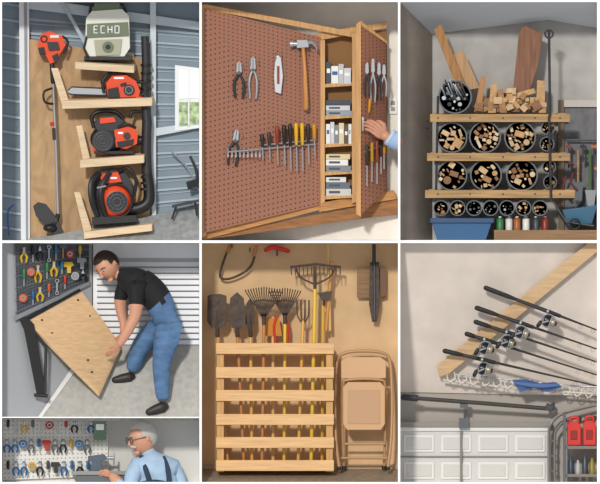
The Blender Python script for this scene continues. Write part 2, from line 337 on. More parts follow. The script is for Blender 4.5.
pliers('pliers',239,61,36,BLK2,dd(239)-1,5); pliers('locking_pliers',253,56,42,STL,dd(254)-1,4); pliers('slip_joint_pliers',237,129,36,BLK2,dd(237)-1,5,8)
b=B('utility_knife',.3); d=dd(278)-1; b.poly([(275,62),(278,55),(281,58),(283,76),(281,94),(275,92),(274,76)],d-1.5,d+1,M('c9ccd0',.35,.5)); b.box(277,66,279.5,84,d-2,d-1,M('8a3a2a')); b.ring((278,58,d-1),2,.5,STL); b.done()
b=B('claw_hammer'); d=dd(304)-3
b.tube([(303,46,d-2),(305,72,d-2),(306,96,d-2),(306,108,d-2)],[1.9,1.8,2.5,2.7],M('c98a4a',.4,0,'woodv',.2),n=10,rnd=True)
b.poly([(297,40),(307,40),(309,47),(297,48)],d-5,d+1,STL); b.tube([(297,44,d-2),(293,44,d-2),(293,44,d-2),(290,44,d-2)],[2.6,2.6,3.6,3.6],STL,n=12)
b.tube([(306,43,d-2),(312,42.5,d-2),(316,47,d-2),(317,51,d-2)],[2.5,2,1.3,.6],STL,sub=3,flat=1.2); b.done()
def hook(b,x,y,d): b.tube([(x,y-2,d+1),(x,y,d-2),(x,y+2,d-4),(x,y,d-5)],.5,STL,n=5)
b=B('pegboard_hooks')
for x,y in((235,66),(243,66),(250,62),(258,62),(275,54),(281,54),(299,52),(308,52),(232,134),(242,134)): hook(b,x,y,dd(x))
b.tube([(228,152,dd(228)-3),(262,149,dd(262)-3)],.8,STL).tube([(262,145,dd(262)-2),(316,140,dd(316)-2)],.8,STL).tube([(262,149,dd(262)-2),(316,144,dd(316)-2)],.8,STL)
for i in range(9): x=228+i*4; b.tube([(x,148,dd(x)),(x,152,dd(x)-3),(x,158,dd(x)-4),(x+1.5,155,dd(x)-5)],.6,STL,n=5)
b.done()
def sdriver(n,x,y,L,c,d,t=0):
    b=B(n); b.tube([(x,y,d),(x+t*.2,y+L*.2,d),(x+t*.42,y+L*.42,d)],[2.2,2.0,1.5],M(c,.35),n=8,rnd=True); b.tube([(x+t*.4,y+L*.42,d),(x+t*.45,y+L*.47,d)],1,BLK); b.tube([(x+t*.45,y+L*.47,d),(x+t,y+L,d)],[.7,.55],STL,n=6); b.done()
for x,y,L,c in((262,136,24,'2a2420'),(269,134,26,'3a3028'),(277,128,36,'8a3020'),(284,127,38,'1c1c1e'),(290,126,44,'1c1c1e'),(296,125,46,'d8a818'),(302,125,46,'d8a818'),(308,126,38,'2a2420'),(314,126,30,'c88818')):
    sdriver('screwdriver',x,y,L,c,dd(x)-5.5,1)
b=B('door_hand_tools')
f=lambda x:30+(x-360)/26*22-4
for x,y,h,mh in((367,62,34,BLK2),(373,58,44,STL),(379,62,38,BLK2),(384,64,32,STL)):
    D=f(x)-1
    for s in(-1,1):
        b.poly([(x,y),(x+s*1.4,y+2),(x+s*1.8,y+h*.3),(x,y+h*.36)],D-1,D+.6,STL); b.tube([(x-s*.6,y+h*.3,D),(x+s*2.4,y+h*.62,D),(x+s*1.8,y+h,D)],[.9,1.1,.9],mh,n=7,sub=3,rnd=True)
b.tube([(370,100,f(370)),(369,112,f(369))],[1.6,1.2],M('c88818'),rnd=True)
for x,y,h,c in((367,146,40,'2a2420'),(372,144,38,'b88818'),(377,142,42,'8a3a20'),(381,140,34,'2a2420'),(384,139,30,'c88818')): b.tube([(x,y,f(x)-2),(x,y+h*.45,f(x)-2)],1.7,M(c,.4),rnd=True,n=8).tube([(x,y+h*.45,f(x)-2),(x,y+h,f(x)-2)],.6,STL,n=5)
b.tube([(364,152,f(364)-1),(386,144,f(386)-1)],.7,STL)
b.done()
b=B('electrical_outlet',.4); b.box(388,98,397,114,70,72,M('eeeae2')); b.box(391,101,395,105,69.5,71,GRY); b.box(391,107,395,111,69.5,71,GRY); b.done()
SK2=M('c98f74',.5,0,'noise',.06,(20,20,20)); b=B('forearm_hand')
b.tube([(397,141,24),(391,139,22),(385,136,21)],[6,5.4,4.8],SK2,n=14,sub=3,rnd=True)
hand(b,(386,136,21),(-1,-.72,.02),(.45,-.8,-.45),(-.1,.5,.9),31,SK2,22,M('e6bfae',.3)); h1=b.done(); h1.name='hand'
b=B('shirt_sleeve'); b.tube([(389,137,22),(390,138,22),(394,140,23),(397.5,141,24)],[7.4,8.4,9,9.6],M('9db8d8',.8),n=16); b.tube([(389,136.6,22),(391,138,22)],8.8,M('b9cfe8',.8),n=16)
h2=b.done(); group('person_reaching_arm',[h1,h2])

# ================= PANEL 3 : scrap wood pipe rack =================
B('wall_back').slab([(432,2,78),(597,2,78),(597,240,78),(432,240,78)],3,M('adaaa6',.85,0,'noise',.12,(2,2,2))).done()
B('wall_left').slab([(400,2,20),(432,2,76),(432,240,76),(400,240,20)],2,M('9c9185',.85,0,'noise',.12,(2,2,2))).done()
B('ceiling').hexa([(400,2,20),(597,2,20),(597,28,76),(548,20,76),(432,34,76)],[(400,0,20),(597,0,20),(597,24,78),(548,16,78),(432,30,78)],M('ccd1d6',.85)).done()
b=B('door_1'); b.box(562,108,597,240,73,77,M('6c6c70',.7,0,'noise',.25,(4,4,4))); b.box(558,100,564,240,70,75,M('6a5a48')); b.box(564,100,597,107,70,75,M('b8b4ae')); b.done()
OAK=M('ae8a5c',.65,0,'wood',.28)
b=B('hanging_wood_rack',.4)
for y,x0,x1 in((114,430,570),(153,427,570),(190,425,575)):
    b.box(x0,y,x1,y+8,28,33,OAK); b.box(x0+4,y-1,x1-4,y+5,60,64,OAK)
for x0,y0,x1,y1 in((549,30,550,116),(549,116,551,200)): b.tube([(x0,y0,26.5),(x1,y1,26.5)],1.3,BLK2)
b.tube([(438,96,34),(436,195,34)],1.2,BLK2); b.ring((549,34,26),4,1,BLK2)
for y in(118,157,194):
    for x in(438,470,503,535,560): b.disc((x,y,27.3),1,28.5,DST,8)
b.done()
PV=M('5f6468',.35); PVD=M('1a1b1d',.7)
ENDS=[M(c,.7,0,'noise',.15,(12,12,12)) for c in('d4b48a','bf9868','dcc6a2','a07850','c8a880','8a6444')]
def rack(n,x,y,R,items,style='mix',L=25):
    b=B(n); b.pipe((x,y,34),R,max(1.1,R*.09),L,PV,PVD)
    ri=R*.9; got=[]; tries=0
    while len(got)<items and tries<1200:
        tries+=1; r=random.choice([random.uniform(.09,.14),random.uniform(.16,.24),random.uniform(.24,.34)])*R; a=random.uniform(0,6.28); q=random.uniform(0,1)**.5*(ri-r); px,py=x+q*math.cos(a),y+q*math.sin(a)
        if py<y-R*.35 and random.random()<.8: continue
        if any((px-g[0])**2+(py-g[1])**2<(r+g[2])**2*.75 for g in got): continue
        got.append((px,py,r)); d0=random.uniform(34.5,42)
        m=random.choice(ENDS)
        if style=='rod': b.tube([(px,py,d0),(px,py,58)],r*.6,random.choice([STL,DST,BLK2,M('c8cdd2')]),n=8)
        elif random.random()<.22: b.tube([(px,py,d0),(px,py,58)],r*.8,m,n=10)
        else:
            t=random.uniform(0,1.5); k=random.choice([.35,.6,1,.8]); q2=[(1,k),(-1,k),(-1,-k),(1,-k)]; r*=.9
            b.poly([(px+r*(u*math.cos(t)-v*math.sin(t)),py+r*(u*math.sin(t)+v*math.cos(t))) for u,v in q2],d0,58,m)
    b.done()
rack('scrap_storage_pipe',455,97,17,16,'rod')
b=B('metal_rods')
for i in range(12): x=444+i*1.9; b.tube([(x-2-i*.3,88-(i%3)*4,24+i%4),(x+3,100,52)],.8,random.choice([STL,DST,M('c8cdd2')]),n=6,rnd=True)
b.done()
for x,y,R,it in((452,137.5,15.4,20),(485,137,16,22),(520,137,16,24),(452,175.5,15.4,14),(486,175,16,14),(522,175,16,18)): rack('scrap_storage_pipe',x,y,R,it)
for x,y,R in((548,128,7),(547,144,7.5),(549,167,7),(550,182,7)): rack('scrap_storage_pipe',x,y,R,9)
for i in range(7): rack('scrap_storage_pipe',441+i*16.5,208,8,8,'rod' if i in(2,3,4) else 'mix')
b=B('wood_offcuts',.3)
b.slab([(513,92,44),(519,32,52),(524,25,52),(543,34,52),(538,66,48),(528,96,44)],4,M('7d5034',.6,0,'woodv',.25))
b.slab([(434,30,40),(441,24,40),(466,86,46),(458,90,46)],4,M('a87848',.6,0,'woodv',.25)); b.slab([(453,54,50),(463,50,50),(480,88,48),(468,90,48)],5,M('b08a60',.6,0,'woodv',.2)); b.slab([(474,112,42),(481,76,46),(486,77,46),(481,112,42)],4,M('a87848'))
for q in ([(488,113),(491,84),(497,84),(496,113)],[(536,113),(537,80),(545,81),(545,113)],[(500,113),(497,90),(503,89),(507,113)],[(476,113),(500,100),(502,104),(482,113)],[(506,96),(534,88),(536,93),(508,101)],[(478,104),(496,95),(498,99),(480,109)]):
    b.poly(q,random.uniform(36,44),52,random.choice(ENDS))
for i in range(70):
    x=random.uniform(477,547); t=1-abs(x-514)/42; a=random.choice([0,random.uniform(-.8,.8)]); w=random.uniform(4,9); h=random.uniform(3,10); d=random.uniform(35,52)
    e=(abs(w*math.sin(a))+abs(h*math.cos(a)))/2
    y=min(random.uniform(112-25*max(.25,t),113-e),113-e)
    P=[(x+u*w*math.cos(a)-v*h*math.sin(a),y+u*w*math.sin(a)+v*h*math.cos(a)) for u,v in((-.5,-.5),(.5,-.5),(.5,.5),(-.5,.5))]
    b.poly(P,d,d+random.uniform(6,12),random.choice(ENDS))
b.done()
b=B('shelf_bracket'); b.tube([(407,108,38),(418,114,58),(428,122,70)],1,BLK2,sub=3).tube([(407,132,38),(428,128,70)],.9,BLK2); b.done()
b=B('storage_bin',.6); b.hexa([(432,222,34),(492,222,34),(486,240,36),(437,240,36)],[(432,222,60),(492,222,60),(486,240,58),(437,240,58)],M('35608a',.5)); b.box(430,218,494,223,32,62,M('2a4a70',.5)); b.done()
b=B('workbench'); b.box(494,230,597,240,30,66,M('8a6a48',.6,0,'wood',.2)); b.done()
b=B('spray_cans');
for x,c in((500,'3a7a4a'),(509,'d8d8d4'),(517,'a06030'),(526,'e0e0dc'),(536,'404448'),(545,'8a2a20')): b.tube([(x,230,44),(x,219,44),(x,217.5,44)],[3.6,3.6,1.8],M(c,.4),n=12).tube([(x,217.5,44),(x,216.5,44)],1.6,WHT,n=8)
b.done()
b=B('hanging_garden_tools')
b.tube([(578,150,60),(578,185,60)],1.2,OAK); b.poly([(573,182),(583,182),(582,200),(578,206),(574,200)],58,60,DST)
b.tube([(590,150,60),(590,192,60)],1.3,M('4a6a3a')); b.poly([(585,190),(596,190),(594,208),(588,208)],58,60,GRY)
b.tube([(566,140,66),(597,140,66)],1,DST)
for x,y,h,c in((569,142,26,'8a2a20'),(583,142,20,'1c1c1e'),(594,142,30,'b8601a')): b.tube([(x,y,60),(x,y+h,60)],1.1,DST,n=6); b.poly([(x-3,y+3),(x+3,y+3),(x+3,y+6),(x-3,y+6)],58,61,M(c)); b.poly([(x,y+h-5),(x+5,y+h-5),(x+5,y+h-2),(x,y+h-2)],58,61,M(c))
for x,y in((566,176),(574,170)): b.tube([(x,y,56),(x-3,y+12,56),(x+3,y+20,56)],1.1,M('6a2a20'),sub=4)
b.done()
b=B('wheelbarrow',.4); b.hexa([(562,210,50),(597,206,50),(592,224,54),(568,224,54)],[(566,208,66),(597,204,66),(590,222,64),(570,222,64)],M('44708e',.4)); b.tube([(556,206,48),(566,222,48),(594,226,48)],1.2,DST); b.ring((575,224,46),5,1.2,BLK); b.done()

# ================= PANEL 4 : fold-down workbench =================
b=B('wall_left'); b.slab([(2,243,20),(92,243,74),(92,345,74),(40,417,43),(2,417,20)],2,M('a9acb0',.85)); b.done()
b=B('garage_door_panel'); b.box(93,243,199,347,76,78,M('c9cbce',.7))
for i in range(14): b.slab([(97,262+i*6,73),(199,262+i*6,73),(199,266.5+i*6,72),(97,266.5+i*6,72)],3,M('e2e5e8',.5))
b.box(93,243,97,347,74.5,76,M('f0f1f2')); b.box(97,243,199,258,70,76,M('e4e6e8')); b.done()
B('floor').hexa([(92,345,74),(199,345,74),(199,417,42),(40,417,42)],[(92,349,74),(199,349,74),(199,421,42),(40,421,42)],M('a8a6a0',.6,0,'noise',.12)).done()
B('baseboard_left').slab([(92,338,72),(94,345,72),(42,417,41),(38,417,39)],2,M('e9e9e8')).done()
g=lambda x:20+(x-2)/90*54-3
b=B('pegboard_panel',.2); b.slab([(15,243,g(15)),(89,243,g(89)),(89,284,g(89)),(17,318,g(17))],2,M('50555b',.5,0,'peg',.2,(8,8,8),(26,22),'1c1e21')); b.slab([(15,316,g(15)-1),(90,281,g(90)-1),(90,285,g(90)-1),(15,321,g(15)-1)],3,GRY)
for i in range(6): b.slab([(15,252+i*12,g(15)-.6),(89,249+i*6.5,g(89)-.6),(89,250+i*6.5,g(89)-.6),(15,253+i*12,g(15)-.6)],.6,M('6d7379'))
b.done()
def minitools(b,lst,df,cs):
    for x,y,h,k in lst:
        d=df(x)-3; c=M(random.choice(cs),.4)
        if k==0: b.tube([(x,y,d),(x,y+h*.45,d)],1.7,c,rnd=True,n=8).tube([(x,y+h*.45,d),(x,y+h,d)],.6,STL,n=5)
        elif k==1:
            for s in(-1,1): b.tube([(x-s*.8,y,d),(x+s*.8,y+h*.4,d),(x+s*3,y+h*.65,d),(x+s*2,y+h,d)],[1,1.2,1.3,1],c,sub=2,n=6,rnd=True)
            b.poly([(x-1.6,y+h*.35),(x,y-1),(x+1.6,y+h*.35)],d-1.2,d,STL)
        elif k==2: b.tube([(x,y,d),(x,y+h,d)],1,OAK,n=6).poly([(x-4,y-1),(x+4,y-2),(x+4,y+2),(x-3,y+2)],d-1.5,d+1.5,DST)
        elif k==3: b.tube([(x,y+2,d),(x,y+h-2,d)],.9,STL,n=5).ring((x,y,d),1.8,.7,STL,n=10).ring((x,y+h,d),1.6,.7,STL,n=10)
        elif k==4: b.disc((x,y+4,d-1.5),4.2,d,c,14).ring((x,y+4,d-1.7),2,.6,STL,n=10)
        elif k==5: b.poly([(x-5,y),(x+3,y),(x+5,y+3),(x+2,y+5),(x+2,y+11),(x-2,y+11),(x-2,y+5),(x-5,y+5)],d-2.5,d,c)
b=B('pegboard_tools')
minitools(b,[(24,248,14,1),(33,246,16,0),(40,246,14,1),(49,247,13,3),(56,246,14,0),(63,246,12,2),(70,250,12,4),(80,247,12,0),(24,270,16,0),(31,268,14,4),(38,266,16,1),(47,264,15,0),(54,262,14,1),(62,262,12,0),(69,262,14,5),(82,258,11,5),(23,294,14,4),(33,292,13,0),(40,288,13,1),(49,285,12,0),(57,281,12,3),(65,277,12,0),(75,272,12,4),(83,270,10,1)],g,['c8541e','1f5f95','d0a824','1c1c1e','2f7a4a','d0a824','9a9da0','1c1c1e','b8331e','1f6f95']); b.done()
b=B('folding_workbench',.5); BW=M('deb98c',.45,0,'wood',.1)
b.hexa([(27,321,30),(82,291,60),(119,342,60),(98,391,36)],[(28,326,32),(83,296,62),(121,349,63),(99,397,39)],BW)
for x,y,d in((42,320,35),(52,333,36),(78,300,55),(90,316,56),(92,372,38),(88,360,40)): b.ell((x,y,d+1),(1.2,1,2),BLK,nu=8,nv=6)
b.slab([(19,319,26),(27,317,28),(34,324,28),(46,390,31),(46,396,31),(37,396,31),(24,330,26)],2.5,BLK)
b.tube([(24,321,28),(80,290,58)],1.6,BLK); b.tube([(30,326,29),(46,346,31),(45,394,32)],1.5,BLK2); b.tube([(34,395,32),(48,396,32)],1.8,BLK); b.done()
TS=M('17171a',.8); JN=M('54779f',.8,0,'noise',.22,(4,4,7)); SH=M('2a241f',.5)
vs={'pelvis':(167,315,50,13,14),'waist':(161,302,50,13.5,14),'belly':(151,291,50,15,15),'chest':(138,282,50,16,16),'upper':(128,277,50,12,13),'neck':(119,274,50,6,6),'neckt':(113,271,50,5.4,5.4),
'ls':(136,287,36,8,8),'lu':(136,302,31,7.5,7.5),'le':(136,315,31,5.6,5.6),'lf':(127,332,31,5,5),'lw':(118,347,33,3.2,3.2),
'rs':(125,284,62,7,7),'ru':(120,298,64,6.5,6.5),'re':(121,312,64,4.8,4.8),'rf':(124,324,63,4,4),'rw':(123,334,62,3,3),
'lh':(168,325,42,12,12),'lt':(165,345,41,11,11),'lk':(161,364,41,8.8,8.8),'lc':(162,384,42,7.6,7.6),'la':(163,401,43,6.2,6.2),
'rh':(160,325,58,11.5,11.5),'rt':(148,338,58,10.5,10.5),'rk':(138,350,58,8.8,8.8),'rc':(135,362,58,7.6,7.6),'ra':(131,373,58,6,6)}
E=[('pelvis','waist',JN),('waist','belly',TS),('belly','chest',TS),('chest','upper',TS),('upper','neck',SKIN),('neck','neckt',SKIN),
('upper','ls',TS),('ls','lu',TS),('lu','le',SKIN),('le','lf',SKIN),('lf','lw',SKIN),('upper','rs',TS),('rs','ru',TS),('ru','re',SKIN),('re','rf',SKIN),('rf','rw',SKIN),
('pelvis','lh',JN),('lh','lt',JN),('lt','lk',JN),('lk','lc',JN),('lc','la',JN),('pelvis','rh',JN),('rh','rt',JN),('rt','rk',JN),('rk','rc',JN),('rc','ra',JN)]
body=skin_body('body',vs,E,'pelvis')
hd=head('head',(107,265,47),14.5,-46,26,-20,SKIN,M('2e2019',.8))
b=B('hands'); hand(b,(118,347,33),(-.8,.55,.1),(-.3,-.6,-.6),(-.3,.3,.9),17,SKIN,28); hand(b,(123,334,62),(-.6,.8,-.1),(-.5,-.2,-.8),(-.8,.2,.5),16,SKIN,28); hnd=b.done()
def shoe(b,a,t,r=5.5):
    a,t=Vector(a),Vector(t); mid=(a+t)/2
    b.tube([a+(a-t)*.12,a,mid,t],[r*.75,r,r*.92,r*.65],SH,n=12,rnd=True,sub=2,flat=.9)
b=B('shoes'); shoe(b,(163,407,43),(149,412,42)); shoe(b,(130,377,58),(115,380,57),5); shs=b.done()
group('man_folding_workbench',[body,hd,hnd,shs])
# ---- lower strip ----
b=B('wall_back'); b.box(2,418,110,482,72,75,M('e3dfd8',.8)); b.box(110,418,199,482,72,75,M('d0cec9',.85)); b.done()
b=B('pegboard_panel'); b.slab([(3,419,68),(108,419,68),(108,476,68),(3,480,68)],2,M('e6e4de',.7,0,'peg',.2,(8,8,8),(26,14),'aaa8a0')); b.done()
b=B('pegboard_tools'); L=[]
for i in range(11):
    L.append((8+i*8.3,421,11,[0,3,1,0,3,4,3,0,1,3,1][i])); L.append((7+i*8,440,12,[1,1,4,1,0,5,1,1,0,4,1][i])); L.append((8+i*8,462,13,[0,1,1,4,1,0,5,1,0,1,0][i]))
minitools(b,L,lambda x:65,['1f5f95','1c1c1e','a8281e','1c1c1e','3a3f48','5b5f64','c89a20']); b.box(94,420,106,440,60,66,M('6d8a70')); b.box(96,424,104,430,59,61,WHT); b.done()
b=B('workbench',.4); b.box(72,471,134,475,40,62,M('8f8f8c')); b.box(76,475,128,482,42,60,M('5f6468')); b.done()
b=B('bench_vise',.3); b.poly([(88,456),(104,454),(108,459),(100,462),(104,471),(90,471),(92,462),(88,461)],46,54,M('4a5a6a',.4)); b.tube([(104,458,50),(114,458,50)],1.6,STL); b.tube([(114,453,50),(114,464,50)],.9,STL,rnd=True); b.done()
LB=M('a9c3dc',.85,0,'noise',.08,(5,5,5)); OV=M('2d3a4e',.85)
vs={'hip':(157,512,44,24,20),'waist':(157,494,44,22,18),'chest':(156,476,44,21,17),'upper':(154,463,44,15,12),'neck':(149,454,44,7,7),'nt':(146,447,44,6,6),
'ls':(138,466,36,9,9),'lu':(131,478,30,8,8),'le':(128,490,26,7,7),'lf':(120,484,32,5.6,5.6),'lw':(110,474,38,3.8,3.8),'rs':(172,467,52,9,9),'ru':(178,480,52,8.5,8.5),'re':(181,498,48,7,7)}
E=[('hip','waist',OV),('waist','chest',LB),('chest','upper',LB),('upper','neck',LB),('neck','nt',SKIN),('upper','ls',LB),('ls','lu',LB),('lu','le',LB),('le','lf',LB),('lf','lw',SKIN),('upper','rs',LB),('rs','ru',LB),('ru','re',LB)]
body=skin_body('body',vs,E,'hip')
GH=M('b9b6b2',.9); hd=head('head',(143,438,42),15.5,-68,8,-4,SKIN,GH,M('33363a',.4),M('c9c6c2',.9))
b=B('hands'); hand(b,(111,475,38),(-.95,-.3,.1),(0,-.8,-.6),(-.2,.8,.6),16,SKIN,30); hnd=b.done()
b=B('overall_straps'); b.tube([(141,456,34),(146,470,25),(152,490,24)],[2.4,2.6,2.8],OV,sub=4,flat=.5); b.tube([(163,457,38),(168,470,28),(170,490,26)],[2.4,2.6,2.8],OV,sub=4,flat=.5); b.tube([(139,485,28),(156,483,21),(176,487,28)],[3,3.5,3],OV,sub=4); ov=b.done()
group('man_in_overalls',[body,hd,hnd,ov])

# ================= PANEL 5 : garden tool rack =================
WALL=M('d0ae84',.85,0,'noise',.1,(1.5,1.5,1.5))  # beige wall, with this panel's warm light put into the tan
B('wall_back').box(202,243,398,472,66,70,WALL).done()
B('floor').hexa([(202,468,66),(398,468,66),(398,482,20),(202,482,20)],[(202,470,66),(398,470,66),(398,484,20),(202,484,20)],M('8a7a66',.7,0,'noise',.15)).done()
B('baseboard_back').box(202,464,398,469,63,66,M('b39878',.7)).done()
YW=M('deb27c',.55,0,'wood',.15)
b=B('slatted_tool_rack',.5)
for y in(343,367,390,414,437,460): b.box(216,y,334,y+11,30,33,YW)
for x in(217,326):
    b.box(x,344,x+7,472,33,38,M('c99c60',.6,0,'woodv',.15))
b.box(217,460,333,471,56,60,YW); b.box(217,350,333,356,56,60,YW); b.box(217,467,333,471,33,56,YW); b.box(217,350,222,470,52,60,YW); b.box(328,350,333,470,52,60,YW); b.box(217,346,222,352,38,56,YW); b.box(328,346,333,352,38,56,YW); b.done()
HND=[M('d8a850',.5),M('c89050',.5),M('e0b83a',.45),M('b87a40',.5),M('3a3a3a',.5),M('d8b070',.5)]
def shaft(b,x0,y0,x1,y1,m,d=44,r=1.7): b.tube([(x0,y0,d),(x1,y1,d)],r,m,n=8,rnd=True)
RUST=M('4e3f36',.6,.3,'noise',.3,(10,10,10))
def shovel(n,x,y,w,h,m,d,x1,sq=False):
    b=B(n); 
    top=[(x-w*.5,y+h*.05),(x-w*.2,y),(x+w*.2,y),(x+w*.5,y+h*.05)] if sq else [(x-w*.4,y+h*.12),(x,y-2),(x+w*.4,y+h*.12)]
    P=top+[(x+w*.52,y+h*.8),(x+w*.3,y+h),(x+2,y+h*1.02),(x-2,y+h*1.02),(x-w*.3,y+h),(x-w*.52,y+h*.8)]
    b.slab([(p[0],p[1],d+abs(p[0]-x)*-.25) for p in P],1.4,RUST); b.tube([(x,y+h*.5,d-.5),(x+.5,y+h+8,d)],[1,2.2],RUST,n=8,rnd=True)
    shaft(b,x+.5,y+h+6,x1,466,m,d); b.done()
shovel('square_shovel',217,294,19,34,HND[1],46,228,True); shovel('spade_shovel',237,294,17,34,HND[3],42,244)
shovel('trenching_spade',250,300,9,28,HND[0],47,252)
def fan(n,x,y,w,h,m,mh,d,x1,cnt=12):
    b=B(n)
    for i in range(cnt):
        t=(i/(cnt-1)-.5)*2; b.tube([(x,y+h,d),(x+t*w*.3,y+h*.5,d),(x+t*w*.5,y+2+abs(t)*3,d),(x+t*w*.52,y+abs(t)*3,d-4)],.6,m,n=5)
    b.tube([(x-w*.3,y+h*.45,d),(x,y+h*.4,d),(x+w*.3,y+h*.45,d)],.9,m,n=6); b.tube([(x,y+h-3,d),(x,y+h+6,d)],2,m,n=8); shaft(b,x,y+h+4,x1,466,mh,d); b.done()
fan('leaf_rake',264,287,36,32,RUST,HND[3],40,262,15); fan('leaf_rake',285,288,30,30,RUST,HND[2],48,284,13)
b=B('bow_rake'); b.tube([(290,267,42),(316,264,42),(341,267,42)],1.4,RUST,n=6)
for i in range(13): b.tube([(291+i*4.1,266-1.5*math.sin(i/12*3.14),42),(291.5+i*4.05,275,40)],[.9,.5],RUST,n=5)
b.tube([(296,267,42),(300,277,42),(314,284,42)],.9,RUST,sub=3).tube([(335,267,42),(330,277,42),(316,284,42)],.9,RUST,sub=3); b.tube([(315,266,42),(315,292,42)],1.6,RUST); shaft(b,315,290,311,466,HND[2],42,1.9); b.done()
b=B('cultivator_fork')
for s in(-6,-2,2,6): b.tube([(303+s,300,46),(303+s*.9,316,46),(303,324,46)],.8,RUST,n=5,sub=2)
shaft(b,303,322,298,466,HND[0],46); b.done()
b=B('garden_hoe',.2); b.poly([(318,293),(332,291),(331,300),(322,301)],46,47.5,RUST); b.tube([(325,298,47),(323,308,49)],1.2,RUST); shaft(b,323,306,322,466,M('c9a030',.5),49); b.done()
b=B('edger_tool'); shaft(b,328,246,330,330,HND[5],52,1.5); shaft(b,332,262,326,330,HND[1],50,1.6); b.done()
b=B('broom'); shaft(b,273,318,273,466,HND[5],52); b.poly([(267,318),(279,318),(282,336),(264,336)],50,54,M('c08030',.8)); b.done()
b=B('lopping_shears'); b.tube([(277,316,50),(274,328,50),(276,345,50)],1.3,RED,sub=3,rnd=True).tube([(285,316,50),(288,328,50),(287,345,50)],1.3,RED,sub=3,rnd=True); b.done()
b=B('grass_whip'); b.tube([(230,245,60),(224,260,58),(220,276,58),(228,279,58),(243,273,58),(252,264,58),(256,248,58)],1.2,RUST,sub=5); b.tube([(230,246,60),(228,252,59)],2,HND[3],rnd=True); b.tube([(256,247,58),(254,255,58)],2,HND[3],rnd=True); b.done()
b=B('hand_cultivator'); b.tube([(266,250,58),(274,247,57),(288,251,57)],[2.2,2.6,2.2],RED,sub=3,rnd=True); b.tube([(277,250,58),(277,256,60)],1,DST); b.done()
b=B('post_hole_digger',.2); b.tube([(374,244,54),(374,270,54)],1.8,BLK2); b.poly([(370,262),(379,262),(380,304),(377,322),(372,322),(369,304)],54,57,RUST); b.tube([(374.5,265,53),(374.5,320,53)],1,DST); b.poly([(357,268),(386,268),(386,298),(357,298)],59,60.5,M('8a6a48',.7,0,'wood',.2)); b.poly([(380,266),(386,268),(386,296),(380,298)],56,58,M('6a4a30')); b.done()
b=B('wall_hooks')
for x,y in((232,246),(250,250),(277,248),(375,250)): b.tube([(x,y-2,66),(x,y,56),(x,y+2,54)],.7,DST,n=5)
b.done()
CH=M('b08a62',.45,.15); CH2=M('c29a70',.5,.1)
b=B('folding_chair',.4)
b.tube([(339,467,40),(336,440,42),(335,400,46),(337,362,50),(345,353,50),(364,351,50),(383,353,50),(390,362,50),(392,400,46),(391,440,42),(388,467,40)],1.7,CH,n=10,sub=4)
b.tube([(344,469,52),(343,440,50),(343,388,46),(349,380,45),(379,380,45),(385,388,46),(385,440,50),(384,469,52)],1.5,CH,n=10,sub=4)
b.slab([(341,361,47),(347,357,47),(380,357,47),(386,361,47),(386,378,46),(364,380,44.5),(341,378,46)],2,CH2)
b.slab([(343,387,40),(348,382,40),(380,382,40),(385,387,40),(385,424,38),(381,430,38),(347,430,38),(343,424,38)],3,CH2); b.slab([(348,390,39.4),(380,390,39.4),(380,424,37.6),(348,424,37.6)],1,M('b8906a',.5))
b.tube([(344,444,45),(385,444,45)],1.3,CH).tube([(341,458,43),(388,458,43)],1.3,CH)
for x in(339,388,344,384): b.tube([(x,466,41 if x in(339,388) else 52),(x,470,41 if x in(339,388) else 52)],2.2,BLK,n=8)
b.done()

# ================= PANEL 6 : fishing rod ceiling rack =================
b=B('ceiling'); b.hexa([(400,243,18),(597,243,18),(597,396,74),(400,392,74)],[(400,240,20),(597,240,20),(597,392,78),(400,388,78)],M('d8cdc2',.9,0,'noise',.08,(1.5,1.5,1.5))); b.done()
B('wall_back').box(400,390,597,482,76,80,M('a59e96',.85)).done()  # shade above the garage door is put into this grey wall colour
b=B('rod_rack_board',.4); A=[(588,243,10),(597,243,10),(597,252,14),(449,374,56),(439,377,58),(437,366,58)]; b.slab(A,4,M('d0ae84',.6,0,'wood',.13)); b.done()
b=B('hook_rail',.1); b.tube([(443,380,60),(520,389,58),(597,394,56)],1.2,M('c9c4bc')); b.tube([(455,374,60),(560,385,58),(597,387,56)],.9,STL)
for i in range(13):
    x=450+i*11.5; y=374+i*1.3; b.tube([(x,y-4,60),(x-3,y+2,58),(x,y+8,56),(x+5,y+4,56),(x+4,y-2,58)],.7,M('d8d4cc',.4,.3),sub=3,n=6)
b.done()
